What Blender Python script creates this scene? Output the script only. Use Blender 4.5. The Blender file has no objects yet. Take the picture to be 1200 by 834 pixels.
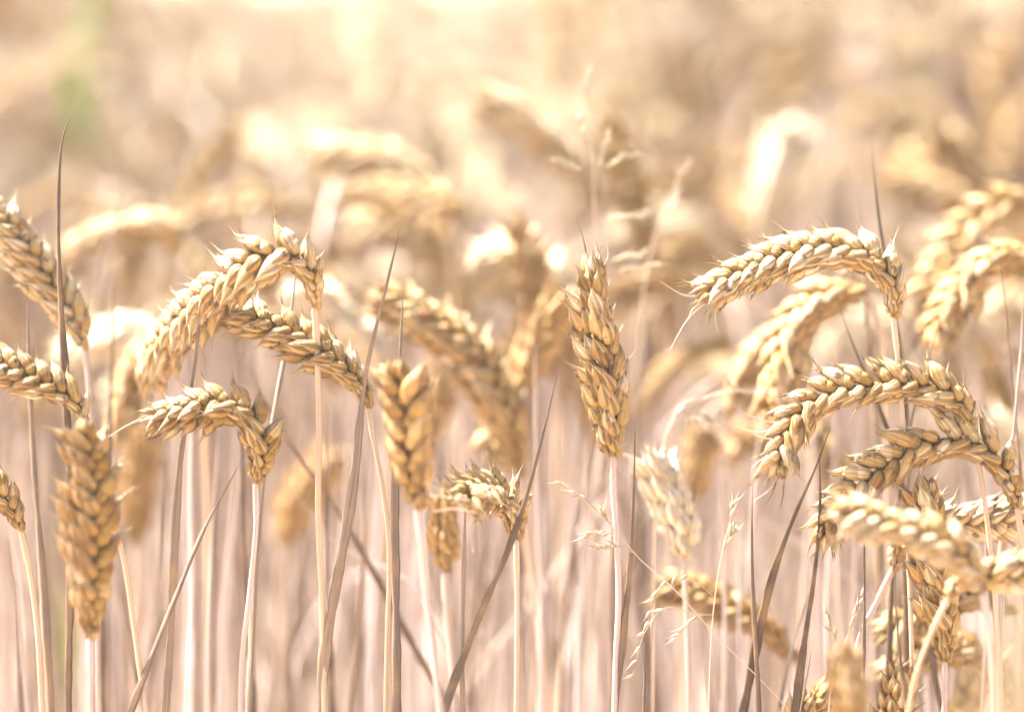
import bpy, math, random
import numpy as np
from mathutils import Vector, Matrix

# ------------------------------------------------------------------ camera, sky, sun, exposure
SC = bpy.context.scene
COL = SC.collection
R = math.radians
CAM_H = 0.963
PITCH = R(8.3)
FPX = 1200 * 100 / 36.0
FOCUS = 1.2

cd = bpy.data.cameras.new('camera')
cam = bpy.data.objects.new('camera', cd)
COL.objects.link(cam)
cam.location = (0, 0, CAM_H)
cam.rotation_euler = (R(90) - PITCH, 0, 0)
cd.lens = 100
cd.sensor_width = 36
cd.clip_start = 0.02
cd.clip_end = 2000
cd.dof.use_dof = True
cd.dof.focus_distance = FOCUS
cd.dof.aperture_fstop = 2.5
SC.camera = cam

SUN_EL, SUN_ROT = R(52), R(-56)          # above and behind the field, to the left
world = bpy.data.worlds.new('World')
SC.world = world
world.use_nodes = True
wn = world.node_tree
sky = wn.nodes.new('ShaderNodeTexSky')
sky.sky_type = 'NISHITA'
sky.sun_disc = False
sky.sun_elevation = SUN_EL
sky.sun_rotation = SUN_ROT
sky.dust_density = 4.0
sky.air_density = 0.8
sky.ozone_density = 0.6
wn.links.new(sky.outputs[0], wn.nodes['Background'].inputs[0])
wn.nodes['Background'].inputs[1].default_value = 0.055

sl = bpy.data.lights.new('sun', 'SUN')
sun = bpy.data.objects.new('sun', sl)
COL.objects.link(sun)
sl.energy = 5.0
sl.angle = R(3.5)
sl.color = (1.0, 0.955, 0.905)
sd = Vector((math.sin(SUN_ROT) * math.cos(SUN_EL), math.cos(SUN_ROT) * math.cos(SUN_EL), math.sin(SUN_EL)))
sun.rotation_euler = sd.to_track_quat('Z', 'Y').to_euler()
sun.location = sd * 20

SC.view_settings.view_transform = 'Standard'
SC.view_settings.look = 'None'
SC.view_settings.gamma = 1
SC.view_settings.exposure = 3.33
SC.render.engine = 'CYCLES'
SC.cycles.use_denoising = True
SC.cycles.max_bounces = 10
SC.cycles.diffuse_bounces = 4
SC.cycles.transmission_bounces = 4
SC.cycles.volume_bounces = 1
SC.cycles.sample_clamp_indirect = 6.0

rng = np.random.default_rng(7)
rnd = random.Random(11)

# ------------------------------------------------------------------ maths helpers
RIGHT = np.array([1.0, 0, 0])
FWD = np.array([0, math.cos(PITCH), -math.sin(PITCH)])
UP = np.array([0, math.sin(PITCH), math.cos(PITCH)])
EYE = np.array([0, 0, CAM_H])


def at(px, py, d):
    """point of the field seen at photo pixel (px, py), d metres away"""
    return EYE + (FWD + RIGHT * (px - 600) / FPX + UP * (417 - py) / FPX) * d


def unit(v):
    v = np.asarray(v, float)
    return v / (np.linalg.norm(v) + 1e-12)


def spline(pts, n_per=10):
    P = [np.asarray(p, float) for p in pts]
    if len(P) == 2:
        return np.array([P[0] + (P[1] - P[0]) * t for t in np.linspace(0, 1, n_per + 1)])
    P = [2 * P[0] - P[1]] + P + [2 * P[-1] - P[-2]]
    out = []
    for i in range(1, len(P) - 2):
        a, b, c, d = P[i - 1], P[i], P[i + 1], P[i + 2]
        # centripetal-like: limit tangents by the chord
        L = np.linalg.norm(c - b)
        m1 = (c - a) * L / (np.linalg.norm(c - b) + np.linalg.norm(b - a) + 1e-9)
        m2 = (d - b) * L / (np.linalg.norm(c - b) + np.linalg.norm(d - c) + 1e-9)
        for k in range(n_per):
            t = k / n_per
            out.append((2 * t**3 - 3 * t**2 + 1) * b + (t**3 - 2 * t**2 + t) * m1 + (-2 * t**3 + 3 * t**2) * c + (t**3 - t**2) * m2)
    out.append(P[-2])
    return np.array(out)


def arc(C):
    d = np.linalg.norm(np.diff(C, axis=0), axis=1)
    return np.concatenate([[0], np.cumsum(d)])


def sample(C, S, s):
    return np.array([np.interp(s, S, C[:, k]) for k in range(3)])


def rot(v, axis, a):
    axis = unit(axis)
    return v * math.cos(a) + np.cross(axis, v) * math.sin(a) + axis * np.dot(axis, v) * (1 - math.cos(a))


# ------------------------------------------------------------------ mesh gathering: everything is made of quads
class MB:
    def __init__(self):
        self.v, self.f, self.uv, self.r, self.n = [], [], [], [], 0

    def add(self, V, F, UV, r):
        self.v.append(V); self.f.append(F + self.n); self.uv.append(UV)
        self.r.append(np.full(len(V), r) if np.isscalar(r) else r)
        self.n += len(V)

    def mesh(self, name, mats, smooth=True):
        V = np.concatenate(self.v); F = np.concatenate(self.f); UV = np.concatenate(self.uv); RR = np.concatenate(self.r)
        me = bpy.data.meshes.new(name)
        me.vertices.add(len(V)); me.vertices.foreach_set('co', V.astype(np.float32).ravel())
        me.loops.add(F.size); me.loops.foreach_set('vertex_index', F.astype(np.int32).ravel())
        me.polygons.add(len(F))
        me.polygons.foreach_set('loop_start', np.arange(0, F.size, 4, dtype=np.int32))
        me.polygons.foreach_set('loop_total', np.full(len(F), 4, np.int32))
        me.polygons.foreach_set('use_smooth', np.full(len(F), smooth))
        at_ = me.attributes.new('grain_uv', 'FLOAT_VECTOR', 'POINT')
        at_.data.foreach_set('vector', np.c_[UV, np.zeros(len(UV))].astype(np.float32).ravel())
        ar = me.attributes.new('vary', 'FLOAT', 'POINT')
        ar.data.foreach_set('value', RR.astype(np.float32))
        me.update(calc_edges=True)
        for m in (mats if isinstance(mats, (list, tuple)) else [mats]):
            me.materials.append(m)
        return me

    def obj(self, name, mat, parent=None, base=None):
        if base is not None:
            self.v = [v - base for v in self.v]
        o = bpy.data.objects.new(name, self.mesh(name, mat))
        COL.objects.link(o)
        if parent is not None:
            o.parent = parent
        return o


def grid_faces(nl, na):
    i, j = np.meshgrid(np.arange(nl - 1), np.arange(na), indexing='ij')
    a = i * na + j; b = i * na + (j + 1) % na
    return np.stack([a, b, b + na, a + na], -1).reshape(-1, 4)


def husk_template(nl, na):
    """a plump boat-shaped husk with a keel and a small beak. x along, y across, z outward; unit length, unit width"""
    if nl >= 9:
        t = np.array([0, .05, .14, .28, .42, .56, .68, .79, .88, .95, 1.0, 1.10])
        w = np.array([.30, .56, .84, 1.0, .98, .86, .68, .47, .28, .15, .07, .02])
    elif nl >= 6:
        t = np.array([0, .14, .4, .66, .86, 1.05]); w = np.array([.3, .84, 1.0, .68, .28, .02])
    else:
        t = np.array([0, .3, .7, 1.0]); w = np.array([.3, .98, .75, .04])
    n = len(t)
    ph = np.linspace(0, 2 * math.pi, na, endpoint=False)      # 0 = keel (outward)
    T, PH = np.meshgrid(t, ph, indexing='ij'); Wd = w[:, None] * np.ones_like(PH)
    y = 0.5 * Wd * np.sin(PH)
    c = np.cos(PH)
    keel = 1 + 0.26 * np.exp(-(np.minimum(PH, 2 * math.pi - PH) / .35) ** 2) if na >= 8 else 1
    z = 0.5 * Wd * np.where(c > 0, c * 0.95 * keel, c * 0.60)
    z = z + 0.10 * np.sin(T * math.pi) * 0.5
    V = np.stack([T, y, z], -1).reshape(-1, 3)
    UV = np.stack([PH / (2 * math.pi), T], -1).reshape(-1, 2)
    return V, grid_faces(n, na), UV


HUSK = {2: husk_template(12, 12), 1: husk_template(6, 8), 0: husk_template(4, 5)}


def put_husk(mb, det, p, A, N, length, width, thick, vary, bend=0.0, beak=0.0, beak_out=0.0):
    V, F, UV = HUSK[det]
    A = unit(A); N = unit(N - np.dot(N, A) * A); B = np.cross(N, A)
    x = V[:, 0] * length
    over = np.clip(V[:, 0] - 0.93, 0, 1)
    x = x + over * beak * length * 6
    y = V[:, 1] * width
    z = V[:, 2] * thick - bend * length * V[:, 0] ** 2 + over * beak_out * length * 2.2
    mb.add(p + x[:, None] * A + y[:, None] * B + z[:, None] * N, F, UV, vary)


def tube(mb, C, rad, na=8, vary=0.5, flat=1.0, ref=None, groove=0.0, twist=0.0, v0=0.0):
    """a tube along C; rad per point; flat < 1 squashes it, groove folds it lengthwise"""
    C = np.asarray(C); n = len(C)
    rad = np.broadcast_to(np.asarray(rad, float), (n,))
    T = np.gradient(C, axis=0); T /= np.linalg.norm(T, axis=1)[:, None] + 1e-12
    ref = np.array([1.0, 0.15, 0]) if ref is None else ref
    S = arc(C)
    ph = np.linspace(0, 2 * math.pi, na, endpoint=False)
    X = unit(ref - np.dot(ref, T[0]) * T[0])
    V = np.zeros((n, na, 3))
    for i in range(n):
        X = unit(X - np.dot(X, T[i]) * T[i]); Y = np.cross(T[i], X)
        a = twist * i / max(n - 1, 1)
        Xt = X * math.cos(a) + Y * math.sin(a); Yt = np.cross(T[i], Xt)
        cx, sy = np.cos(ph), np.sin(ph) * flat
        if groove:
            sy = sy + groove * np.abs(cx) - groove * 0.5
        V[i] = C[i] + rad[i] * (cx[:, None] * Xt + sy[:, None] * Yt)
    UV = np.stack(np.broadcast_arrays((ph / (2 * math.pi))[None, :], (S + v0)[:, None]), -1).reshape(-1, 2)
    mb.add(V.reshape(-1, 3), grid_faces(n, na), UV, vary)


def hair(mb, p, d, length, curl, r=0.00028, vary=0.6, seg=7):
    """a fine curved awn"""
    p = np.asarray(p, float); d = unit(d); pts = [p.copy()]
    for k in range(seg):
        d = unit(d + curl / seg); p = p + d * length / seg; pts.append(p.copy())
    tube(mb, pts, r * np.linspace(1, .3, seg + 1), 4, vary)


# ------------------------------------------------------------------ materials
def mat_plant(name, stops, rough=0.5, translucent=0.25, grain_u=9.0, grain_v=3.0, grain=0.35, bump=0.25, spots=0.0, spot_col=(0.06, 0.04, 0.03), tip=None, base=None, spec=0.35, vein=0.0):
    m = bpy.data.materials.new(name); m.use_nodes = True
    nt = m.node_tree; N = nt.nodes; L = nt.links
    for n in list(N): N.remove(n)
    out = N.new('ShaderNodeOutputMaterial')
    pb = N.new('ShaderNodeBsdfPrincipled')
    uv = N.new('ShaderNodeAttribute'); uv.attribute_name = 'grain_uv'
    va = N.new('ShaderNodeAttribute'); va.attribute_name = 'vary'
    ramp = N.new('ShaderNodeValToRGB')
    els = ramp.color_ramp.elements
    while len(els) < len(stops): els.new(0.5)
    for e, (p, c) in zip(els, stops): e.position = p; e.color = (*c, 1)
    L.new(va.outputs['Fac'], ramp.inputs[0])
    # grain running lengthwise; 'vary' shifts it so that no two husks share it
    sep = N.new('ShaderNodeSeparateXYZ'); L.new(uv.outputs['Vector'], sep.inputs[0])
    mu = N.new('ShaderNodeMath'); mu.operation = 'MULTIPLY'; mu.inputs[1].default_value = 2 * math.pi; L.new(sep.outputs[0], mu.inputs[0])
    cs = N.new('ShaderNodeMath'); cs.operation = 'COSINE'; L.new(mu.outputs[0], cs.inputs[0])
    sn = N.new('ShaderNodeMath'); sn.operation = 'SINE'; L.new(mu.outputs[0], sn.inputs[0])
    co = N.new('ShaderNodeCombineXYZ')
    for src, k, s in ((cs, 0, grain_u), (sn, 1, grain_u)):
        q = N.new('ShaderNodeMath'); q.operation = 'MULTIPLY'; q.inputs[1].default_value = s
        L.new(src.outputs[0], q.inputs[0]); L.new(q.outputs[0], co.inputs[k])
    q = N.new('ShaderNodeMath'); q.operation = 'MULTIPLY_ADD'; q.inputs[1].default_value = grain_v
    L.new(sep.outputs[1], q.inputs[0])
    q2 = N.new('ShaderNodeMath'); q2.operation = 'MULTIPLY'; q2.inputs[1].default_value = 37.0
    L.new(va.outputs['Fac'], q2.inputs[0]); L.new(q2.outputs[0], q.inputs[2]); L.new(q.outputs[0], co.inputs[2])
    nz = N.new('ShaderNodeTexNoise'); nz.inputs['Scale'].default_value = 1.0; nz.inputs['Detail'].default_value = 4; nz.inputs['Roughness'].default_value = 0.6
    L.new(co.outputs[0], nz.inputs['Vector'])
    col = ramp.outputs[0]

    def mixc(fac, a, b, mode='MIX'):
        x = N.new('ShaderNodeMix'); x.data_type = 'RGBA'; x.blend_type = mode
        if hasattr(fac, 'is_linked'): L.new(fac, x.inputs[0])
        else: x.inputs[0].default_value = fac
        for i, s in ((6, a), (7, b)):
            if hasattr(s, 'is_linked'): L.new(s, x.inputs[i])
            else: x.inputs[i].default_value = (*s, 1)
        return x.outputs[2]

    def mrange(src, a, b, c=0.0, d=1.0):
        x = N.new('ShaderNodeMapRange'); L.new(src, x.inputs[0])
        for i, val in enumerate((a, b, c, d)): x.inputs[i + 1].default_value = val
        return x.outputs[0]
    if base: col = mixc(mrange(sep.outputs[1], 0.0, 0.55, 0.85, 0.0), col, base)
    if tip: col = mixc(mrange(sep.outputs[1], 0.62, 1.05, 0.0, 0.8), col, tip)
    g = N.new('ShaderNodeValToRGB'); g.color_ramp.elements[0].position = 0.3; g.color_ramp.elements[1].position = 0.7
    lo = 1 - grain
    g.color_ramp.elements[0].color = (lo, lo * 0.97, lo * 0.93, 1); g.color_ramp.elements[1].color = (1.0, 1.0, 1.0, 1)
    L.new(nz.outputs[0], g.inputs[0])
    col = mixc(1.0, col, g.outputs[0], 'MULTIPLY')
    # big soft blotches in object space
    tc = N.new('ShaderNodeTexCoord')
    nb = N.new('ShaderNodeTexNoise'); nb.inputs['Scale'].default_value = 55; nb.inputs['Detail'].default_value = 3
    L.new(tc.outputs['Object'], nb.inputs['Vector'])
    col = mixc(mrange(nb.outputs[0], 0.45, 0.75, 0, 0.45), col, (0.50, 0.30, 0.13))
    if spots:
        ns = N.new('ShaderNodeTexNoise'); ns.inputs['Scale'].default_value = 240; ns.inputs['Detail'].default_value = 3
        L.new(tc.outputs['Object'], ns.inputs['Vector'])
        col = mixc(mrange(ns.outputs[0], 0.80 - spots, 0.86 - spots, 0, 0.85), col, spot_col)
    if vein:
        vm = N.new('ShaderNodeMath'); vm.operation = 'MULTIPLY'; vm.inputs[1].default_value = vein
        L.new(mu.outputs[0], vm.inputs[0])
        vs = N.new('ShaderNodeMath'); vs.operation = 'SINE'; L.new(vm.outputs[0], vs.inputs[0])
        col = mixc(mrange(vs.outputs[0], 0.1, 1.0, 0, 0.42), col, (0.30, 0.17, 0.06))
        mg = N.new('ShaderNodeMath'); mg.operation = 'ABSOLUTE'; L.new(cs.outputs[0], mg.inputs[0])
        col = mixc(mrange(mg.outputs[0], 0.0, 0.30, 0.65, 0.0), col, (0.26, 0.14, 0.05))
    L.new(col, pb.inputs['Base Color'])
    pb.inputs['Roughness'].default_value = rough
    pb.inputs['Specular IOR Level'].default_value = spec
    bp = N.new('ShaderNodeBump'); bp.inputs['Strength'].default_value = bump; bp.inputs['Distance'].default_value = 0.001
    hsrc = nz.outputs[0]
    if vein:
        sv = N.new('ShaderNodeMath'); sv.operation = 'MULTIPLY'; sv.inputs[1].default_value = vein
        L.new(mu.outputs[0], sv.inputs[0])
        s2 = N.new('ShaderNodeMath'); s2.operation = 'SINE'; L.new(sv.outputs[0], s2.inputs[0])
        s3 = N.new('ShaderNodeMath'); s3.operation = 'MULTIPLY_ADD'; s3.inputs[1].default_value = 0.3
        L.new(s2.outputs[0], s3.inputs[0]); L.new(nz.outputs[0], s3.inputs[2]); hsrc = s3.outputs[0]
    L.new(hsrc, bp.inputs['Height']); L.new(bp.outputs[0], pb.inputs['Normal'])
    if translucent:
        tr = N.new('ShaderNodeBsdfTranslucent'); L.new(col, tr.inputs[0])
        ms = N.new('ShaderNodeMixShader'); ms.inputs[0].default_value = translucent
        L.new(pb.outputs[0], ms.inputs[1]); L.new(tr.outputs[0], ms.inputs[2]); L.new(ms.outputs[0], out.inputs[0])
    else:
        L.new(pb.outputs[0], out.inputs[0])
    return m


M_HUSK = mat_plant('golden_husk', [(0, (0.24, 0.115, 0.025)), (0.3, (0.41, 0.245, 0.08)), (0.7, (0.57, 0.40, 0.18)), (1, (0.74, 0.60, 0.40))],
                   rough=0.5, translucent=0.07, grain_u=6, grain_v=1.6, grain=0.42, bump=0.9, spots=0.19, base=(0.34, 0.22, 0.035), tip=(0.74, 0.57, 0.33), spec=0.22, vein=9)  # olive-brown base tint, partly painted dark to deepen shade in husk gaps
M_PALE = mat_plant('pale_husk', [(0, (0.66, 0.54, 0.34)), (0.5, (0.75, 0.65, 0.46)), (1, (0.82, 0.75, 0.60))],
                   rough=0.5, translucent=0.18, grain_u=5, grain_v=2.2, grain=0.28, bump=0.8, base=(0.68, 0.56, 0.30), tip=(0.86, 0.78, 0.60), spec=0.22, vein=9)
M_BROWN = mat_plant('brown_husk', [(0, (0.36, 0.20, 0.06)), (0.5, (0.48, 0.29, 0.10)), (1, (0.60, 0.41, 0.19))],
                    rough=0.45, translucent=0.12, grain_u=5, grain_v=2.2, grain=0.42, bump=0.9, spots=0.15, base=(0.42, 0.27, 0.06), tip=(0.64, 0.45, 0.24), vein=9)
M_STEM = mat_plant('pink_straw', [(0, (0.40, 0.30, 0.26)), (0.5, (0.56, 0.46, 0.42)), (1, (0.76, 0.68, 0.66))],
                   rough=0.4, translucent=0.12, grain_u=3.5, grain_v=22, grain=0.5, bump=0.3, spec=0.5)
M_GOLD = mat_plant('golden_straw', [(0, (0.46, 0.32, 0.20)), (0.5, (0.60, 0.46, 0.33)), (1, (0.72, 0.60, 0.47))],
                   rough=0.4, translucent=0.15, grain_u=3.5, grain_v=22, grain=0.48, bump=0.3, spec=0.5)
M_BLADE = mat_plant('dry_leaf', [(0, (0.09, 0.055, 0.03)), (0.4, (0.21, 0.14, 0.09)), (0.75, (0.40, 0.31, 0.24)), (1, (0.66, 0.57, 0.48))],
                    rough=0.55, translucent=0.2, grain_u=6, grain_v=12, grain=0.62, bump=1.0)
M_GREEN = mat_plant('green_leaf', [(0, (0.20, 0.32, 0.07)), (1, (0.34, 0.42, 0.10))], rough=0.5, translucent=0.35, grain_u=3, grain_v=9)


def mat_soil():
    m = bpy.data.materials.new('dry_soil'); m.use_nodes = True
    nt = m.node_tree; pb = nt.nodes['Principled BSDF']; pb.inputs['Roughness'].default_value = 0.95
    tc = nt.nodes.new('ShaderNodeTexCoord')
    a = nt.nodes.new('ShaderNodeTexNoise'); a.inputs['Scale'].default_value = 9; a.inputs['Detail'].default_value = 8
    nt.links.new(tc.outputs['Object'], a.inputs['Vector'])
    r = nt.nodes.new('ShaderNodeValToRGB')
    r.color_ramp.elements[0].position = 0.35; r.color_ramp.elements[0].color = (0.28, 0.20, 0.15, 1)
    r.color_ramp.elements[1].position = 0.65; r.color_ramp.elements[1].color = (0.50, 0.40, 0.32, 1)
    nt.links.new(a.outputs[0], r.inputs[0]); nt.links.new(r.outputs[0], pb.inputs['Base Color'])
    b = nt.nodes.new('ShaderNodeBump'); b.inputs['Distance'].default_value = 0.03
    nt.links.new(a.outputs[0], b.inputs['Height']); nt.links.new(b.outputs[0], pb.inputs['Normal'])
    return m


# ------------------------------------------------------------------ an ear of wheat
def spikelet(mb, det, p, T, L, F, W, side, rg, spread=1.0, awn=0.0, alpha=None, tone=0.5):
    al = (R(36) if alpha is None else alpha) * spread + rg.normal(0, 0.06)
    A = T * math.cos(al) + side * L * math.sin(al)
    N = side * L * math.cos(al) - T * math.sin(al)
    k0 = rg.normal(1, 0.06)
    tv = lambda: float(np.clip(tone - .05 + rg.normal(0, 0.28), 0.0, 1.0))
    tips = []
    # glumes, the outer pair
    for k in (-1, 1):
        d = rot(A, N, -k * R(17) * spread + rg.normal(0, .05))
        n = unit(N + 1.0 * k * F)
        ln = 0.58 * W * k0 * rg.normal(1, .06)
        put_husk(mb, det, p + F * k * 0.15 * W + N * 0.03 * W - A * 0.05 * W, d, n, ln, 0.33 * W, 0.32 * W, tv(), bend=0.05, beak=rg.uniform(.0, .3), beak_out=rg.uniform(-.1, .7))
    # lemmas
    for k in (-1, 1):
        if det == 2 and rg.random() < .06: continue      # a husk lost here and there
        d = rot(A, N, -k * R(11) * spread + rg.normal(0, .05))
        n = unit(N + 0.6 * k * F)
        ln = 0.67 * W * k0 * rg.normal(1, .06)
        pp = p + F * k * 0.10 * W + A * (0.10 if k > 0 else 0.17) * W
        put_husk(mb, det, pp, d, n, ln, 0.365 * W, 0.37 * W, tv(), bend=-0.05, beak=rg.uniform(.05, .45), beak_out=rg.uniform(-.2, .8))
        tips.append((pp + d * ln, d))
    if det > 0:
        pp = p + A * 0.26 * W - N * 0.03 * W
        put_husk(mb, det, pp, A, N, 0.50 * W * k0, 0.32 * W, 0.34 * W, tv(), bend=0.02, beak=rg.uniform(.0, .3))
        tips.append((pp + A * 0.6 * W, A))
    if awn > 0 and det > 0:
        for q, d in tips:
            if rg.random() < 0.8:
                hair(mb, q, d + rg.normal(0, .12, 3), awn * rg.uniform(.4, 1.1), rg.normal(0, .5, 3) + np.array([0, 0, -0.25]), vary=.6)


def build_ear(curve, W, roll=0.0, view=None, seed=1, det=2, awn=0.0, tone=0.5, spread=1.0, tip_scale=0.72, pitch=0.215, twist=0.3):
    """returns (rachis MB, [spikelet MB ...]); curve runs from the ear's base to its tip"""
    rg = np.random.default_rng(seed)
    view = FWD if view is None else view
    S = arc(curve); Lt = S[-1]
    T_all = np.gradient(curve, axis=0)
    rach, spk = MB(), []
    s = 0.0; i = 0; nodes = []
    end = Lt - 0.45 * W
    while s < end:
        t = s / Lt
        sc = min(1, 0.50 + 2.8 * t) * (1 - (1 - tip_scale) * max(0, (t - 0.55) / 0.45) ** 1.5)
        nodes.append((s, sc)); s += pitch * W * sc * rg.normal(1, .05) * (1.25 if i < 2 else 1)
        i += 1
    for i, (s, sc) in enumerate(nodes):
        p = sample(curve, S, s); T = unit(sample(T_all, S, s))
        L = np.cross(T, view)
        if np.linalg.norm(L) < 0.2: L = np.cross(T, view + np.array([0.3, 0, 0.5]))
        L = unit(L); L = rot(L, T, roll + twist * (s / Lt - .5) + rg.normal(0, .07)); F = np.cross(T, L)
        side = 1 if i % 2 else -1
        mb = MB()
        aw = awn * (0.1 + 0.9 * (s / Lt) ** 3) if awn > 0.004 or s / Lt > 0.6 else 0
        spikelet(mb, det, p + side * L * 0.02 * W, T, L, F, W * sc * rg.normal(1, .06), side, rg, spread * min(1.0, 0.42 + 0.09 * i) * rg.normal(1, .13), aw, tone=tone)
        spk.append(mb)
    p = sample(curve, S, nodes[-1][0] + 0.12 * W); T = unit(T_all[-1])
    L = unit(np.cross(T, view + np.array([.05, 0, .05]))); L = rot(L, T, roll + R(90))
    for sd, al in ((1, R(8)), (-1, R(8))):
        mb = MB(); spikelet(mb, det, p, T, L, np.cross(T, L), W * tip_scale * .9, sd, rg, 1, awn, al, tone); spk.append(mb)
    # zigzag rachis
    ss = np.linspace(0, nodes[-1][0], max(8, 4 * len(nodes)) if det == 2 else 10)
    tube(rach, np.array([sample(curve, S, q) for q in ss]), W * 0.06, 8 if det == 2 else 5, tone)
    return rach, spk


def put_stem(mb, C, r0, r1, vary, nodes=(), na=10, neck=0.0):
    """straw from ground to ear; swollen joints at the given arc positions"""
    S = arc(C); rad = np.interp(S, [0, S[-1]], [r0, r1])
    for q in nodes:
        rad = rad * (1 + 0.32 * np.exp(-((S - q) / 0.003) ** 2))
    if neck:
        for k in range(4):   # bare joints just under the ear
            rad = rad * (1 + 0.35 * np.exp(-((S - (S[-1] - neck * (0.15 + k * 0.28))) / 0.0016) ** 2))
    tube(mb, C, rad, na, vary)


def densify(C, step):
    S = arc(C); n = max(3, int(S[-1] / step))
    return np.array([sample(C, S, q) for q in np.linspace(0, S[-1], n)])


def to_ground(pts, spread_x=None):
    """carry a traced stalk (top ... lowest visible point) on down to the soil"""
    a, b = pts[-2], pts[-1]
    d = unit(b - a)
    z = b[2]
    k = np.array([d[0], d[1] * 0.3, d[2]])
    k = k / max(abs(k[2]), 0.4)
    mid = b + k * z * 0.45; mid[2] = z * 0.5
    end = mid + np.array([k[0] * z * 0.2, 0, 0]); end[2] = 0.0
    return list(pts) + [mid, end]


def thing(name, label, cat, loc, group=None):
    o = bpy.data.objects.new(name, None); COL.objects.link(o)
    o.empty_display_size = 0.02
    o.location = loc; o['label'] = label; o['category'] = cat
    if group: o['group'] = group
    return o


def tag(o, label, cat, group=None):
    o['label'] = label; o['category'] = cat
    if group: o['group'] = group
    return o


def P(lst, d):
    """pixel trace -> points; an entry may carry its own distance"""
    return [at(q[0], q[1], q[2] if len(q) > 2 else d) for q in lst]


seed_no = [100]


def blade_mesh(mb, C, w, vary, seed, flat=0.28, groove=0.5, twist=1.2, tipfrac=0.45, na=10, base_thin=False):
    rg = np.random.default_rng(seed)
    C = densify(C, 0.004); S = arc(C); n = len(C)
    t = S / S[-1]
    rad = w * 0.5 * np.clip((S[-1] - S) / (tipfrac * 0.28 + 0.002), 0.02, 1) ** 0.7
    rad = rad * (1 + 0.16 * np.sin(S * 70 + rg.uniform(0, 6)) + 0.10 * np.sin(S * 190 + rg.uniform(0, 6)) + 0.06 * np.sin(S * 520))
    rad = rad * np.clip(.45 + S / .05, 0, 1) if base_thin else rad
    wob = np.c_[np.sin(S * 40 + rg.uniform(0, 6)), np.cos(S * 33 + rg.uniform(0, 6)), np.zeros(n)] * w * 0.22
    ang = rg.uniform(-.25, .25)
    tube(mb, C + wob, rad, na, vary, flat=flat, ref=np.array([math.cos(ang), math.sin(ang), 0.0]), groove=groove, twist=twist, v0=rg.uniform(0, 9))


def hero_stalk(label, ear, stem, d, W_px, roll=0, det=2, awn=0, tone=.5, mat=None, stem_mat=None, stem_w=8.5, stem_tone=.3, leaf=None, spread=1.0, neck=0.012,
               twist=0.3, group=None, pitch=0.215, leaf_w=11, leaf_tone=.5, spk_parts=True, tip_scale=.72, awns=()):
    """ear: pixels base -> tip; stem: pixels from the ear's base down; all at about d metres"""
    seed_no[0] += 1; sd_ = seed_no[0]
    mat = mat or M_HUSK; stem_mat = stem_mat or M_STEM
    ec = spline(P(ear, d), 14)
    W = W_px * 1.06 / FPX * d
    down = to_ground(P(stem, d))
    sc = spline([ec[0]] + down if np.linalg.norm(ec[0] - down[0]) > 0.003 else down, 12)[::-1]
    base = sc[0].copy(); base[2] = 0
    root = thing('wheat_stalk', label, 'wheat', base, group)
    sc = densify(sc, 0.0015 if det == 2 else 0.01)
    mb = MB()
    r = stem_w * 0.92 / FPX * d / 2
    Ls = arc(sc)[-1]
    put_stem(mb, sc, r * 1.1, r * 0.85, stem_tone, nodes=(Ls * .3, Ls * .55, Ls * (.60 + .17 * ((sd_ * .618) % 1))), neck=neck if det == 2 else 0)
    mb.obj('stem', stem_mat, root, base)
    rach, spk = build_ear(ec, W, R(roll), seed=sd_, det=det, awn=awn, tone=tone, spread=spread, twist=twist, pitch=pitch, tip_scale=tip_scale)
    if spk_parts:
        eo = rach.obj('ear', mat, root, base)
        for s in spk: s.obj('spikelet', mat, eo, base)
    else:
        for s in spk:
            for k in range(len(s.v)):
                rach.n = rach.n  # keep order
            off = rach.n
            rach.v += s.v; rach.f += [f + off for f in s.f]; rach.uv += s.uv; rach.r += s.r; rach.n += s.n
        rach.obj('ear', mat, root, base)
    for aw in awns:
        mb = MB(); C = spline(P(aw, d), 6)
        tube(mb, C, np.linspace(1.3, .35, len(C)) / FPX * d * .8, 5, .6); mb.obj('awn', M_GOLD, root, base)
    if leaf:
        mb = MB(); C = spline(P(leaf, d)[::-1], 12)
        blade_mesh(mb, C, leaf_w * 1.0 / FPX * d, leaf_tone, sd_, base_thin=True)
        mb.obj('leaf', M_BLADE, root, base)
    return root


def dead_blade(label, pts, d, w_px, tone=.4, flat=.3, groove=.8, twist=1.0, tipfrac=.45, mat=None, name='dry_leaf_stalk', cat='dry stalk', group=None):
    """a dead pointed leaf wrapped round its own straw: pixels tip -> down"""
    seed_no[0] += 1
    C = spline(to_ground(P(pts, d)), 12)[::-1]
    base = C[0].copy(); base[2] = 0
    mb = MB(); blade_mesh(mb, C, w_px * 1.15 / FPX * d, tone, seed_no[0], flat, groove, twist, tipfrac)
    o = mb.obj(name, mat or M_BLADE, None, base); o.location = base
    return tag(o, label, cat, group)


# ------------------------------------------------------------------ setting: soil to the horizon and the field's far canopy
def sheet(name, x0, x1, y0, y1, nx, ny, hf, mat):
    xs, ys = np.linspace(x0, x1, nx), np.linspace(y0, y1, ny)
    X, Y = np.meshgrid(xs, ys, indexing='ij'); Z = hf(X, Y)
    V = np.stack([X, Y, Z], -1).reshape(-1, 3)
    i, j = np.meshgrid(np.arange(nx - 1), np.arange(ny - 1), indexing='ij')
    a = i * ny + j
    F = np.stack([a, a + ny, a + ny + 1, a + 1], -1).reshape(-1, 4)
    mb = MB(); mb.add(V, F, V[:, :2].copy(), 0.5)
    o = mb.obj(name, mat); o['kind'] = 'structure'
    return o


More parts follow.
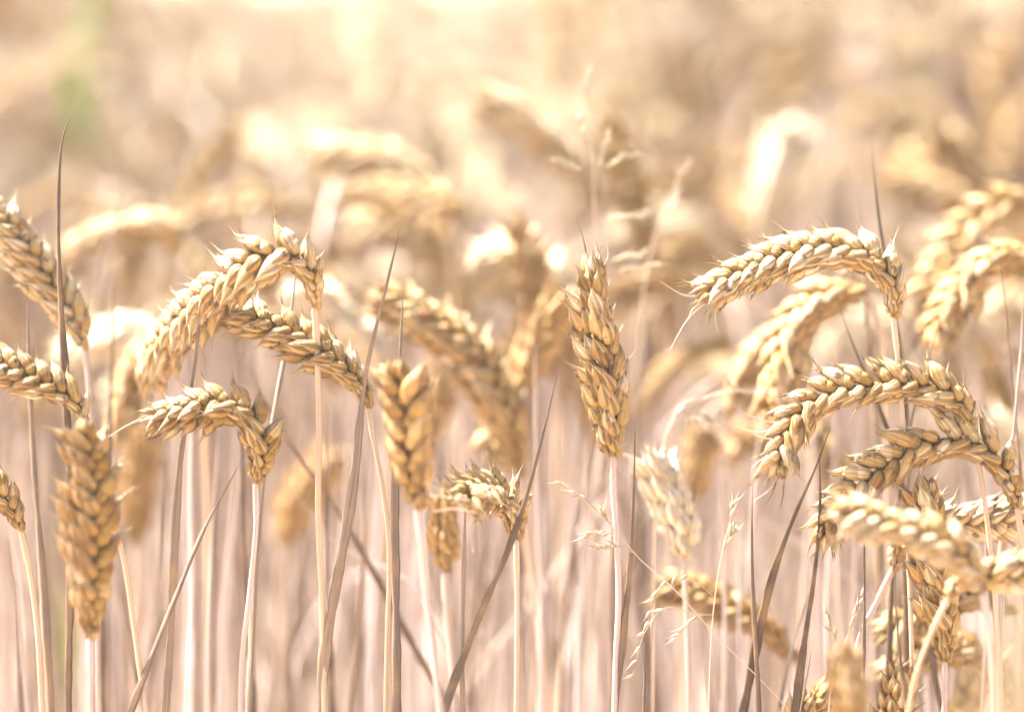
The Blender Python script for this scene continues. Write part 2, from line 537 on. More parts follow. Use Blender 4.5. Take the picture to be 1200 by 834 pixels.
sheet('ground', -400, 400, -400, 400, 81, 81, lambda x, y: 0 * x, mat_soil())
sheet('ground_clods', -2.5, 2.5, 0.2, 7, 160, 200, lambda x, y: 0.006 + 0.012 * (np.sin(x * 23 + 3 * np.sin(y * 7)) * np.cos(y * 19 + 2 * np.sin(x * 11)) + 1), mat_soil())

# ------------------------------------------------------------------ the sharp stalks in the plane of focus
hero_stalk('upright golden ear standing alone at the centre, sharp, with short awns at its tip',
           [(719, 535), (716, 505), (711, 460), (703, 400), (697, 350), (693, 305)], [(719, 535), (719, 570), (722, 620), (725, 700), (722, 770), (720, 840)],
           1.2, 60, roll=55, awn=.012, tone=.5, stem_w=9, leaf=[(745, 492), (741, 580), (735, 690), (728, 770), (723, 840)], leaf_w=12, leaf_tone=.45, neck=.02, twist=.5, stem_tone=.3,
           awns=[[(693, 306), (688, 290), (683, 272)], [(703, 314), (712, 302), (711, 284)], [(697, 306), (698, 292), (694, 280)]])
hero_stalk('whitish-topped ear arched over to the left, beside the tall grey-brown leaf growing from its straw',
           [(369, 360, 1.2), (364, 322, 1.195), (342, 300, 1.19), (305, 303, 1.19), (265, 328, 1.2), (228, 362, 1.215), (192, 402, 1.24), (168, 440, 1.27)],
           [(369, 360), (372, 420), (374, 500), (373, 600), (378, 720), (380, 840)], 1.2, 54, roll=25, awn=.004, tone=.75, stem_mat=M_GOLD, stem_w=9,
           leaf=[(470, 250), (452, 345), (432, 440), (418, 540), (400, 640), (386, 730), (380, 790), (380, 840)], leaf_w=14, leaf_tone=.62, neck=.016)
hero_stalk('golden ear lying along a descending diagonal, crossed by the straw of the arched ear',
           [(432, 478), (424, 455), (395, 425), (352, 397), (305, 377), (262, 360, 1.22)], [(432, 478), (437, 510), (448, 570), (456, 640), (454, 740), (452, 840)],
           1.205, 45, roll=30, tone=.55, stem_mat=M_GOLD, stem_w=7)
hero_stalk('small brownish ear hooked over leftwards with one long stray awn, above a slanting grey leaf',
           [(300, 566), (306, 530), (300, 496), (272, 478), (235, 478), (200, 486), (165, 490)], [(300, 566), (300, 620), (292, 700), (284, 770), (282, 840)],
           1.195, 46, roll=35, awn=.004, tone=.35, stem_w=7.5, spread=1.1,
           awns=[[(170, 488), (146, 500), (116, 519)]])
hero_stalk('greenish-gold ear coming in across the left border of the photo, plump separate husks',
           [(101, 500), (92, 476), (70, 458), (38, 442), (5, 430), (-45, 415)], [(101, 500), (112, 540), (128, 590), (146, 660), (158, 740), (172, 840)],
           1.19, 44, roll=12, tone=.5, stem_mat=M_GOLD, stem_w=8, leaf_tone=.5)
hero_stalk('upright soft-edged brown ear just below the greenish ear at the left border',
           [(106, 748), (106, 700), (108, 630), (105, 560), (97, 490)], [(106, 748), (106, 790), (106, 840)],
           1.14, 58, roll=30, tone=.12, mat=M_HUSK, stem_w=10, pitch=.21)
hero_stalk('ear base with only its first husks showing, low at the left border',
           [(25, 622), (17, 603), (2, 580), (-25, 560), (-70, 560)], [(25, 622), (35, 670), (44, 740), (50, 840)],
           1.2, 40, roll=10, tone=.4, stem_mat=M_GOLD, stem_w=8)
hero_stalk('thick upright ear, slightly soft, just right of the tall grey-brown leaf',
           [(490, 595), (487, 560), (482, 510), (474, 460), (465, 420)], [(490, 595), (495, 640), (500, 700), (510, 780), (518, 850)],
           1.135, 60, roll=-35, tone=.15, mat=M_HUSK, stem_w=10, pitch=.21)
hero_stalk('small crumpled ear seen almost end-on behind the dark slanting leaf, pale splayed husks',
           [(605, 632), (604, 604), (596, 586, 1.2), (578, 577, 1.19), (556, 576, 1.175), (530, 583, 1.16)], [(605, 632), (606, 690), (606, 760), (605, 840)],
           1.2, 44, roll=40, awn=.006, tone=.65, stem_mat=M_GOLD, stem_w=7, spread=1.5, pitch=.2,
           awns=[[(553, 604, 1.16), (550, 620, 1.16), (554, 646, 1.15)], [(550, 586, 1.16), (522, 582, 1.15), (496, 579, 1.15)], [(556, 600, 1.16), (530, 596, 1.15), (505, 600, 1.15)]])
hero_stalk('short dark upright ear half hidden behind the crumpled end-on ear',
           [(521, 670), (522, 650), (523, 610), (525, 565)], [(521, 670), (524, 720), (530, 780), (532, 840)],
           1.27, 46, roll=60, tone=.25, mat=M_BROWN, stem_w=8, pitch=.21)
hero_stalk('uppermost sharp arched ear at the right, its tip with fine awns pointing left',
           [(1047, 372), (1046, 340), (1028, 310), (985, 294), (935, 298), (885, 315), (850, 332), (818, 350)], [(1047, 372), (1053, 430), (1060, 520), (1064, 640), (1068, 740), (1070, 840)],
           1.2, 50, roll=28, awn=.010, tone=.68, stem_mat=M_GOLD, stem_w=7,
           awns=[[(826, 346), (802, 346), (774, 330)], [(832, 350), (806, 374), (784, 412)], [(840, 350), (838, 372), (842, 392)], [(828, 352), (812, 362), (806, 376)]])
hero_stalk('ear curled in a half circle, two clear rows of husks and long thin awns',
           [(1140, 510), (1132, 482), (1100, 456), (1050, 448), (1000, 455), (955, 468), (925, 500), (912, 555)], [(1140, 510), (1150, 560), (1160, 640), (1168, 740), (1172, 840)],
           1.2, 48, roll=10, awn=.012, tone=.6, stem_mat=M_GOLD, stem_w=7.5,
           awns=[[(930, 492), (900, 494), (866, 481)], [(925, 514), (895, 513), (862, 498)], [(930, 524), (905, 530), (880, 548)], [(915, 552), (903, 572), (882, 588)], [(920, 500), (890, 506), (870, 503)]])
hero_stalk('plump pale-gold arched ear just under the half-circle ear with long awns',
           [(1192, 595), (1184, 565), (1160, 528), (1120, 515), (1075, 525), (1035, 548), (1000, 575), (972, 612), (960, 640)], [(1192, 595), (1199, 640), (1204, 720), (1206, 840)],
           1.2, 50, roll=8, awn=.006, tone=.6, stem_mat=M_GOLD, stem_w=7.5)
hero_stalk('soft out-of-focus ear hanging in front of the plump arched ear',
           [(1152, 695), (1132, 660), (1095, 632), (1050, 618), (1010, 605), (972, 600)], [(1152, 695), (1158, 740), (1162, 790), (1164, 850)],
           1.115, 50, roll=20, tone=1.0, stem_w=9)
hero_stalk('pale ear pointing to the right border behind the soft hanging ear',
           [(1046, 668), (1055, 640), (1085, 622), (1130, 612), (1180, 606), (1240, 603)], [(1046, 668), (1030, 700), (1008, 745), (1000, 790), (996, 850)],
           1.21, 46, roll=12, tone=1.05, stem_w=8, stem_tone=.2)
hero_stalk('soft pale ear bent over at the right border on a slanting pale straw',
           [(1110, 703), (1122, 686), (1150, 676), (1185, 672), (1235, 672)], [(1110, 703), (1090, 745), (1072, 795), (1062, 850)],
           1.14, 46, roll=15, tone=.8, stem_w=7, stem_tone=.05, stem_mat=M_GOLD)
hero_stalk('upright golden ear with a knobbly neck, below and behind the soft hanging ear',
           [(1107, 775), (1106, 735), (1098, 690), (1090, 630), (1082, 560)], [(1107, 775), (1107, 810), (1106, 850)],
           1.2, 50, roll=40, tone=.55, stem_w=8, neck=.03)
hero_stalk('blurred greenish ear tip rising in the bottom right, before the golden one',
           [(1004, 960), (1002, 900), (998, 830), (990, 755)], [(1004, 960), (1004, 1000)],
           1.07, 46, roll=40, tone=.5, stem_w=9)
hero_stalk('golden ear top leaning right at the bottom edge',
           [(1028, 925), (1036, 880), (1050, 830), (1066, 780)], [(1028, 925), (1026, 990)],
           1.19, 46, roll=30, tone=.4, stem_w=9)
hero_stalk('short golden ear tip rising from the bottom edge beside the dark straws',
           [(905, 930), (915, 890), (940, 845), (978, 803)], [(905, 930), (902, 990)],
           1.23, 44, roll=30, tone=.4, stem_w=9)
hero_stalk('ear rising across the upper left border behind the dark leaf spike, husks pointing up',
           [(98, 410), (92, 388), (70, 350), (42, 308), (12, 268), (-20, 235)], [(98, 400), (104, 450), (108, 540), (112, 660), (116, 840)],
           1.25, 50, roll=25, tone=.85, stem_w=8)

# the stalks just behind the plane of focus: soft but readable
soft = [
    ('soft golden ear leaning left from a fork with another ear, behind the centre', [(606, 560), (596, 500), (570, 440), (530, 395), (485, 365), (440, 345)], [(606, 560), (618, 640), (634, 740), (645, 850)], 1.33, 56, M_HUSK, .45),
    ('soft brown ear leaning right from the fork behind the centre', [(606, 470), (620, 430), (642, 385), (672, 345)], [(606, 470), (612, 560), (628, 680), (640, 850)], 1.36, 50, M_BROWN, .4),
    ('soft golden ear hanging straight down among the fork of ears', [(585, 400), (592, 430), (588, 490), (578, 545)], [(585, 400), (600, 420), (620, 560), (625, 850)], 1.38, 52, M_HUSK, .4),
    ('stubby white ear, upright, low right of the centre', [(801, 655), (798, 625), (785, 585), (768, 535)], [(801, 655), (805, 720), (808, 850)], 1.26, 66, M_PALE, 1.1),
    ('blurred brown ear leaning right behind the stubby white ear', [(806, 595), (815, 560), (830, 505)], [(806, 595), (800, 700), (798, 850)], 1.40, 46, M_BROWN, .4),
    ('long ear drooping to the left low down, behind the pointed straws', [(935, 775), (905, 745), (865, 718), (815, 695), (762, 683)], [(935, 775), (940, 800), (942, 850)], 1.31, 44, M_HUSK, .5),
    ('soft ear hanging down behind the upper arched ear at the right', [(1015, 345), (985, 345), (950, 362), (925, 400), (912, 450), (905, 505)], [(1015, 345), (1035, 400), (1040, 560), (1045, 850)], 1.30, 58, M_HUSK, .5),
    ('small soft ear hooked to the left beside a withered leaf', [(935, 380), (900, 400), (870, 440), (855, 480)], [(935, 380), (950, 440), (955, 600), (958, 850)], 1.36, 44, M_BROWN, .5),
    ('soft golden ear drooping from the right border, nearer of a pair', [(1225, 320), (1190, 303), (1150, 318), (1115, 355), (1092, 410)], [(1225, 320), (1235, 400), (1240, 850)], 1.31, 52, M_HUSK, .5),
    ('softer ear drooping from the right border behind its twin', [(1225, 240), (1185, 238), (1140, 262), (1105, 310), (1080, 370)], [(1225, 240), (1240, 330), (1245, 850)], 1.42, 52, M_HUSK, .55),
    ('blurred ear lying level behind the dark leaf spike', [(210, 300), (195, 272), (150, 270), (105, 283), (70, 300)], [(210, 300), (214, 400), (216, 850)], 1.48, 52, M_HUSK, .75),
    ('blurred ear hanging down left under the arched ear', [(225, 395), (195, 392), (165, 420), (145, 470), (135, 520)], [(225, 395), (240, 500), (245, 850)], 1.35, 50, M_HUSK, .4),
    ('blurred pale ear crossing behind the upper left spikes', [(205, 420), (185, 398), (145, 392), (100, 402), (60, 415)], [(205, 420), (210, 520), (212, 850)], 1.42, 48, M_PALE, .6),
    ('blurred brown ear in the gap left of the small hooked ear', [(160, 640), (160, 600), (165, 540), (180, 490)], [(160, 640), (162, 850)], 1.44, 50, M_BROWN, .5),
    ('large blurred ear slanting down to the right, high above the centre', [(702, 240), (680, 205), (640, 165), (600, 132), (556, 104)], [(702, 240), (712, 300), (716, 500), (718, 850)], 1.52, 46, M_HUSK, 1.0),
    ('bright blurred ear slanting down right over the centre, top lit white', [(525, 262), (505, 222), (460, 192), (410, 180), (358, 176)], [(525, 262), (532, 340), (536, 850)], 1.56, 45, M_HUSK, 1.0),
    ('blurred white upright ear high at the right of the centre', [(893, 270), (900, 240), (915, 195), (935, 140)], [(893, 270), (890, 400), (888, 850)], 1.72, 62, M_PALE, .95),
    ('blurred white ear bent over just left of the central upright ear', [(652, 370), (645, 325), (615, 302), (580, 300), (548, 312)], [(652, 370), (655, 500), (656, 850)], 1.46, 54, M_PALE, .3),
    ('blurred white ear lying behind the crossed ears', [(450, 450), (435, 410), (405, 375), (370, 350), (335, 345)], [(450, 450), (455, 600), (458, 850)], 1.42, 60, M_PALE, .85),
    ('blurred ear arched left beneath the bright one over the centre', [(540, 380), (530, 320), (495, 275), (450, 262), (400, 275)], [(540, 380), (545, 500), (548, 850)], 1.6, 52, M_HUSK, .6),
    ('blurred brownish ear leaning left, high near the right border', [(1180, 265), (1165, 225), (1130, 185), (1095, 150)], [(1180, 265), (1190, 400), (1195, 850)], 1.66, 46, M_HUSK, .45),
    ('blurred ear pointing left above the right-hand pair', [(1150, 262), (1120, 235), (1080, 218), (1035, 205)], [(1150, 262), (1160, 350), (1165, 850)], 1.62, 40, M_HUSK, .6),
    ('blurred white ear behind the plump arched ear at the right border', [(1225, 640), (1220, 560), (1190, 510), (1150, 490)], [(1225, 640), (1228, 850)], 1.44, 56, M_PALE, .9),
    ('blurred ear leaning left across the foot of the right-hand group', [(1190, 720), (1150, 700), (1090, 715), (1030, 745)], [(1190, 720), (1196, 760), (1200, 850)], 1.27, 46, M_HUSK, .5),
    ('blurred golden ear low behind the diagonal brown leaf', [(330, 640), (345, 600), (372, 560), (410, 530)], [(330, 640), (325, 850)], 1.5, 52, M_BROWN, .5),
    ('soft golden ear lying low near the right end of the bottom edge', [(1185, 830), (1165, 785), (1120, 762), (1070, 768), (1035, 790)], [(1185, 830), (1188, 900)], 1.28, 46, M_HUSK, .6),
    ('blurred ear leaning right into the bottom right corner', [(1112, 900), (1125, 850), (1150, 800), (1185, 765)], [(1112, 900), (1110, 960)], 1.34, 48, M_HUSK, .7),
    ('blurred brownish ear drooping left between the stubby white ear and the brown spike', [(905, 560), (900, 530), (878, 515), (850, 535)], [(905, 560), (908, 700), (910, 850)], 1.45, 44, M_BROWN, .6),
]
for lab, ear, stem, d, w, m, tn in soft:
    hero_stalk(lab, ear, stem, d, w, roll=rnd.uniform(5, 70), det=1, mat=m, tone=tn, stem_w=8, stem_mat=rnd.choice([M_STEM, M_GOLD]), awn=0.003, spread=.75 if 'stubby' in lab else 1.0, spk_parts=(d < 1.45))
hero_stalk('very blurred pale ear close to the lens in the bottom right corner',
           [(1226, 1030), (1220, 960), (1212, 870), (1204, 740)], [(1226, 1030), (1226, 1100)], 0.62, 80, roll=40, det=1, mat=M_PALE, tone=.6, stem_w=12, spk_parts=False)

# ------------------------------------------------------------------ dead leaves and straws
BL = [
    ('tall dark leaf spike with a bent tip standing at the far left', [(86, 128), (73, 155), (67, 200), (67, 270), (72, 350), (77, 430), (79, 520), (80, 640), (82, 840)], 1.2, 9.5, .35),
    ('ribbed grey straw with frayed top, rising behind the hooked ear', [(238, 312), (232, 370), (225, 450), (216, 530), (207, 640), (198, 740), (192, 840)], 1.205, 11.5, .62),
    ('slanting grey leaf whose tip ends under the hooked ear', [(285, 532), (268, 565), (240, 620), (212, 690), (180, 765), (148, 840)], 1.19, 11, .55),
    ('pale grey straw rising behind the crossed ears to a fine tip', [(352, 275), (343, 340), (332, 410), (318, 500), (308, 590), (298, 700), (288, 840)], 1.225, 10.5, .8),
    ('blurred brown leaf slanting down right behind the arched ear', [(288, 412), (310, 470), (345, 530), (395, 600), (450, 690), (505, 790), (530, 840)], 1.29, 11, .3),
    ('narrow upright straw with a split point beside the thick brown ear', [(470, 342), (467, 400), (466, 470), (465, 560), (464, 660), (462, 760), (461, 840)], 1.195, 10, .5),
    ('short pale upright leaf in front of the crumpled ear', [(544, 540), (545, 590), (546, 660), (545, 740), (543, 840)], 1.185, 10, .7),
    ('dark slender leaf slanting up right with a needle tip, left of the central ear', [(656, 440), (640, 500), (618, 575), (595, 640), (570, 700), (545, 770), (522, 840)], 1.18, 10.5, .2),
    ('small split leaf point at the bottom, right of the centre', [(757, 752), (756, 790), (753, 840)], 1.2, 9, .45),
    ('upright brown leaf spike standing clear, right of the stubby white ear', [(881, 565), (882, 620), (884, 690), (887, 770), (888, 840)], 1.2, 9, .42),
    ('thick dark straw slanting up under the half-circle ear', [(969, 500), (955, 545), (935, 600), (915, 660), (898, 720), (882, 780), (866, 840)], 1.205, 17, .1),
    ('dark straw standing almost upright beside the thick slanting one', [(958, 530), (957, 590), (953, 660), (946, 740), (936, 840)], 1.2, 15, .12),
    ('thin brown leaf crossing below the soft hanging ear', [(1045, 640), (1049, 700), (1056, 770), (1066, 840)], 1.17, 8, .35),
    ('dark needle-pointed leaf rising above the upper arched ear', [(1022, 165), (1028, 220), (1037, 290), (1048, 370), (1058, 460), (1062, 560), (1064, 840)], 1.25, 9, .25),
    ('second thinner leaf point beside the needle-pointed one', [(1006, 215), (1010, 270), (1016, 340), (1022, 430), (1026, 560), (1030, 840)], 1.3, 7, .35),
    ('brown leaf leaning left behind the upper arched ear, its tip at the bend', [(978, 335), (992, 380), (1012, 430), (1032, 480), (1050, 540), (1070, 640)], 1.24, 7, .25),
    ('short dark leaf slanting up right between the two arched ears', [(1103, 375), (1092, 410), (1080, 445), (1065, 500), (1050, 600), (1040, 840)], 1.24, 7, .2),
    ('dark curved leaf descending at the right border before the drooping pair', [(1170, 290), (1178, 350), (1186, 420), (1192, 500), (1196, 620), (1200, 840)], 1.24, 8, .25),
    ('pale pink straw leaning right at the right border', [(1202, 330), (1198, 400), (1190, 470), (1180, 560), (1175, 700), (1172, 840)], 1.22, 9, .85),
    ('thin grey straw with a dark point at the far left border', [(31, 330), (34, 400), (38, 480), (42, 580), (50, 700), (62, 840)], 1.23, 8, .6),
    ('blurred brown straw point right of the dark leaf spike', [(137, 325), (132, 400), (126, 500), (120, 620), (118, 840)], 1.29, 8, .4),
    ('blurred thin straw over the bright ear, upper left', [(160, 195), (140, 250), (122, 320), (110, 420), (104, 840)], 1.42, 8, .6),
    ('blurred grey leaf point behind the white bent-over ear', [(616, 235), (614, 300), (612, 380), (610, 500), (612, 840)], 1.36, 7, .5),
    ('blurred mauve straw right of the central ear', [(760, 150), (757, 250), (754, 380), (752, 520), (750, 840)], 1.55, 12, .8),
    ('blurred pale straw rising left of the bright blurred ear', [(488, 175), (482, 240), (476, 320), (470, 450), (468, 840)], 1.5, 9, .8),
    ('faint blurred straw above the arched ear', [(222, 200), (222, 280), (222, 380), (224, 840)], 1.5, 8, .75),
    ('blurred grey leaf leaning left behind the central straw', [(690, 500), (680, 580), (668, 680), (655, 840)], 1.32, 10, .55),
    ('blurred straw slanting down left of the thick brown ear', [(435, 480), (428, 580), (420, 700), (412, 840)], 1.3, 9, .7),
    ('thin dark leaf point between the dark straws and the pale one', [(1014, 560), (1013, 620), (1012, 700), (1010, 840)], 1.2, 6, .35),
    ('ragged brown leaf point low beside the dark straws', [(955, 750), (948, 790), (938, 840)], 1.19, 8, .3),
    ('straw at the far right below the drooping pair', [(1152, 560), (1156, 640), (1158, 740), (1150, 840)], 1.25, 7, .8),
    ('pink straw slanting up right below the upper dark straw', [(968, 600), (958, 660), (942, 720), (925, 780), (912, 840)], 1.24, 9, .9),
]
for lab, pts, d, w, tn in BL:
    dead_blade(lab, pts, d, w, tn, twist=rnd.uniform(-2.2, 2.2), flat=rnd.uniform(.4, .6))


for k in range(180):   # bare straws filling the gaps between the sharp stalks and the field
    d = rnd.uniform(1.27, 1.8); x = rnd.uniform(5, 1195); yt = rnd.uniform(370, 620); lean = rnd.gauss(0, 22) if k % 6 else rnd.gauss(0, 130)
    dark = rnd.random() < .3
    dead_blade(f"{'dark' if dark else 'pale'} blurred straw without an ear in the dense stand behind the sharp stalks",
               [(x + lean, yt), (x + lean * .7, yt + 80), (x + lean * .3, 690), (x, 850)], d, rnd.uniform(3.5, 8), rnd.uniform(.1, .6) if dark else rnd.uniform(.4, 1),
               mat=M_BLADE if dark else M_STEM, flat=.7, groove=.2, name='straw', cat='straw', group=f"{'dark' if dark else 'pale'} bare straws behind the sharp stalks")

# ------------------------------------------------------------------ wild grass panicles
def wild_grass(label, culm, twigs, d, w_px, mat=None, n_seed=5):
    seed_no[0] += 1; rg = np.random.default_rng(seed_no[0])
    C = spline(to_ground(P(culm, d)), 10)[::-1]
    base = C[0].copy(); base[2] = 0
    root = thing('wild_grass', label, 'grass', base)
    k = d / FPX
    mb = MB(); tube(mb, densify(C, .005), w_px * k * .5, 6, .6); mb.obj('culm', M_GOLD, root, base)
    for tw in twigs:
        T = spline(P(tw, d), 8); mb = MB()
        tube(mb, T, 0.9 * k * .5 * 1.2, 5, .6)
        S = arc(T)
        for q in np.linspace(S[-1] * .35, S[-1], n_seed):
            p = sample(T, S, q); t = unit(T[-1] - T[0])
            a = unit(t + rg.normal(0, .35, 3))
            put_husk(mb, 1, p, a, unit(np.cross(a, rg.normal(0, 1, 3))), 13 * k, 4.5 * k, 4 * k, rg.uniform(.4, .95), beak=.8)
        mb.obj('seed_head', mat or M_PALE, root, base)
    return root


wild_grass('pale blurred grass panicle rising above the central ear', [(688, 100), (694, 170), (697, 250), (702, 330), (712, 500), (716, 840)],
           [[(692, 130), (688, 92)], [(696, 210), (730, 182), (742, 180)], [(697, 215), (712, 160)], [(696, 205), (656, 190)], [(698, 258), (735, 252)], [(702, 310), (750, 298)], [(704, 320), (765, 310)], [(694, 180), (680, 142)]], 1.30, 1.2)
wild_grass('second faint grass panicle leaning right of the first', [(800, 198), (782, 240), (762, 300), (750, 380), (740, 560), (735, 840)],
           [[(790, 220), (802, 196)], [(776, 250), (794, 228)], [(768, 245), (755, 252)]], 1.34, 1.6)
wild_grass('fine grass seed head hanging left of the central straw', [(662, 566), (690, 590), (722, 622), (750, 655), (790, 690), (840, 745), (905, 810), (940, 850)],
           [[(700, 598), (680, 580), (658, 566)], [(716, 615), (706, 600)], [(728, 630), (700, 622), (686, 630)], [(745, 648), (720, 640), (702, 644)], [(820, 722), (780, 712), (755, 742), (742, 790)]], 1.2, 1.1, n_seed=6)
wild_grass('curved thin grass thread with small seeds, below the stubby white ear', [(862, 592), (852, 625), (842, 670), (834, 740), (830, 840)],
           [[(855, 612), (860, 592)], [(848, 645), (860, 620)], [(838, 700), (800, 672), (772, 690), (760, 728)], [(836, 720), (815, 722), (792, 748)]], 1.21, 1.3, n_seed=7)
wild_grass('wiry grass seed head standing before the pale leaning straw', [(1010, 702), (1000, 730), (985, 765), (975, 800), (970, 850)],
           [[(990, 755), (1000, 725), (1010, 700)], [(985, 765), (975, 740), (970, 720)], [(980, 785), (992, 765)]], 1.21, 1.4, n_seed=6)
wild_grass('withered curled leaf and seed head reaching left of the hanging soft ear', [(930, 470), (900, 462), (860, 458), (826, 466), (790, 490), (770, 560), (765, 840)],
           [[(860, 458), (852, 446)], [(826, 466), (808, 470), (798, 480)], [(815, 478), (830, 490)], [(800, 485), (815, 492)]], 1.27, 2)

dead_blade('green grass blade, strongly blurred, at the upper left', [(112, -60), (104, 60), (98, 180), (92, 320), (90, 500)], 2.3, 30, .6, mat=M_GREEN, name='green_grass_blade', cat='grass', flat=.15, tipfrac=.3)
dead_blade('yellow-green grass blade, strongly blurred, at the upper right', [(1085, 40), (1075, 90), (1070, 160), (1065, 260), (1060, 500)], 2.5, 32, .9, mat=M_GREEN, name='green_grass_blade', cat='grass', flat=.15, tipfrac=.3)


# ------------------------------------------------------------------ the field behind: prototypes, then real copies, then the uncountable rest
def stalk_curve(hgt, phi0, phi1, phi2, ear_len):
    """stem rising to about hgt, neck turning to phi1, ear turning on to phi2 (angles from vertical), all in the xz plane"""
    ds = 0.008; p = np.zeros(3); pts = [p.copy()]; L = hgt
    s = 0.0
    neck = 0.10 + 0.03 * abs(phi1)
    while s < L:
        u = max(0, (s - (L - neck)) / neck)
        a = phi0 * (s / L) + (phi1 - phi0) * u ** 1.6
        p = p + np.array([math.sin(a), 0, math.cos(a)]) * ds; pts.append(p.copy()); s += ds
    e = [p.copy()]; s = 0
    while s < ear_len:
        a = phi1 + (phi2 - phi1) * (s / ear_len) ** 0.9
        p = p + np.array([math.sin(a), 0, math.cos(a)]) * 0.005; e.append(p.copy()); s += 0.005
    return np.array(pts), np.array(e)


SHAPES = [  # height, phi0, phi1, phi2, ear length, width, husk material, leaf?
    (.76, 2, 8, 14, .080, .021, 'g'), (.74, -3, 22, 48, .085, .019, 'g'), (.79, 3, 60, 120, .090, .018, 'g'),
    (.80, 2, 85, 150, .095, .018, 'b'), (.73, 4, 12, 30, .072, .022, 'p'), (.80, 3, 70, 100, .090, .018, 'p'),
    (.77, -2, 45, 80, .085, .019, 'b'), (.82, 2, 100, 168, .085, .018, 'g'), (.70, 5, 15, 22, .078, .021, 'b'), (.78, -4, 50, 135, .095, .018, 'g'),
]
MATS = {'g': M_HUSK, 'p': M_PALE, 'b': M_BROWN}


def merge(dst, parts):
    for s in parts:
        off = dst.n
        for f in s.f: dst.f.append(f + off)
        dst.v += s.v; dst.uv += s.uv; dst.r += s.r; dst.n += s.n
    return dst


YV = np.array([0, 1.0, 0])


def proto_arrays(i, det):
    h, a0, a1, a2, el, w, mk = SHAPES[i]
    st, ec = stalk_curve(h, R(a0), R(a1), R(a2), el)
    sm = MB(); put_stem(sm, densify(st, .01 if det else .045), .0017, .0013, .5, nodes=(.3, .52) if det else (), na=7 if det else 4)
    rach, spk = build_ear(ec, w, R((35 + i * 17) % 80), view=YV, seed=500 + i, det=det, awn=.004 if det else 0, tone=.5, pitch=.30 if det else .36)
    em = merge(rach, spk)
    lm = MB(); rg = np.random.default_rng(900 + i)
    S = arc(st)
    for q, up in ((.50, 1), (.30, -1)) if i % 2 else ((.42, 1),):
        p = sample(st, S, q * st[-1][2] / .75); dx = rg.uniform(-.10, .10); dy = rg.uniform(-.06, .06)
        if up > 0:
            pts = [p, p + [dx * .3, dy * .3, .11], p + [dx * .7, dy, .22], p + [dx * 1.2, dy * 1.3, .30]]
        else:
            pts = [p, p + [dx * .5, dy * .5, .06], p + [dx * 1.2, dy, .04], p + [dx * 1.6, dy * 1.2, -.06]]
        C = spline(pts, 6)
        blade_mesh(lm, C, .006, rg.uniform(.3, .9), 40 + i, na=8 if det else 4) if det else tube(lm, densify(C, .04), .0022, 4, rg.uniform(.3, .9), flat=.3)
    return sm, em, lm


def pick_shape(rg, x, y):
    """pale ears prevail in the hollow behind the centre"""
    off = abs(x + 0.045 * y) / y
    if y > 1.75 and off < .11 and rg.random() < .8: return int(rg.choice([4, 5]))  # more pale ears here: the husk colour paints in a bright glow
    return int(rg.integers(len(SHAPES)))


def height_jit(rg, x, y):
    """the crop stands lower in an added shallow hollow that runs away behind the centre, taller on both sides of it"""
    off = abs(x + 0.045 * y) - (0.055 * y)
    rise = np.clip(off / (0.10 * y), 0, 1) * np.clip((y - 1.9) / 0.9, 0, 1) * np.clip((14 - y) / 5, 0, 1)  # added dip, shaped for a bright glow behind the centre; sides raised
    tall = rg.uniform(.02, .20) if (1.9 < y < 8 and rg.random() < (.15 if y < 3 else .4)) else 0
    return float(np.clip(rg.normal(.975, .05), .84, 1.08) + max(0.24 * rise ** 1.3, tall))


rg = np.random.default_rng(2024)
cells = []
F2 = 600 / FPX
# stalks on a jittered grid: y from just behind the sharp rows to the far canopy
y = 1.46
while y < 6.2:
    step = 0.058 if y < 3.2 else 0.078
    half = F2 * y + 0.55
    x = -half
    while x < half:
        px, py = x + rg.uniform(-.5, .5) * step, y + rg.uniform(-.5, .5) * step
        keep = .8 if py < 1.65 else .95
        if rg.random() < keep: cells.append((px, py))
        x += step
    y += step
infr = [c for c in cells if abs(c[0]) < F2 * c[1] + .03]
infr.sort(key=lambda c: c[1])
near = set(infr[:250])
protos = [proto_arrays(i, 1) for i in range(len(SHAPES))]
pm = []
for i, (sm, em, lm) in enumerate(protos):
    pm.append((sm.mesh('stem', M_STEM if i % 3 else M_GOLD), em.mesh('ear', MATS[SHAPES[i][6]]), lm.mesh('leaf', M_BLADE)))
KIND = {'g': 'golden', 'p': 'pale', 'b': 'brown'}
LAYER = [(1.62, 'just behind the sharp ears'), (1.9, 'a few rows behind the sharp ears'), (9, 'far behind, strongly blurred')]


def pose_word(i, rz):
    a2 = SHAPES[i][3]
    if a2 < 35: return 'upright'
    c = math.cos(rz)
    way = 'to the right' if c > .45 else ('to the left' if c < -.45 else 'forward or away')
    return ('drooping ' if a2 > 110 else 'leaning ') + way


for c in sorted(near, key=lambda q: q[1]):
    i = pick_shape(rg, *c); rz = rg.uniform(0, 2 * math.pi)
    # the prevailing wind bows most ears to the photo's left
    if rg.random() < .45 and SHAPES[i][3] > 40: rz = math.pi + rg.normal(0, .6)
    sc = height_jit(rg, c[0], c[1])
    lay = next(n for lim, n in LAYER if c[1] < lim)
    kd = KIND[SHAPES[i][6]]
    lab = f'{kd} wheat ear {pose_word(i, rz)}, {lay}'
    root = bpy.data.objects.new('wheat_stalk', None); COL.objects.link(root); root.empty_display_size = .02
    tag(root, lab, 'wheat', f'{kd} ears {pose_word(i, rz)}, {lay}')
    root.location = (c[0], c[1], 0); root.rotation_euler = (rg.normal(0, .03), rg.normal(0, .03), rz); root.scale = (sc, sc, sc)
    for nm, me in zip(('stem', 'ear', 'leaf'), pm[i]):
        o = bpy.data.objects.new(nm, me); COL.objects.link(o); o.parent = root

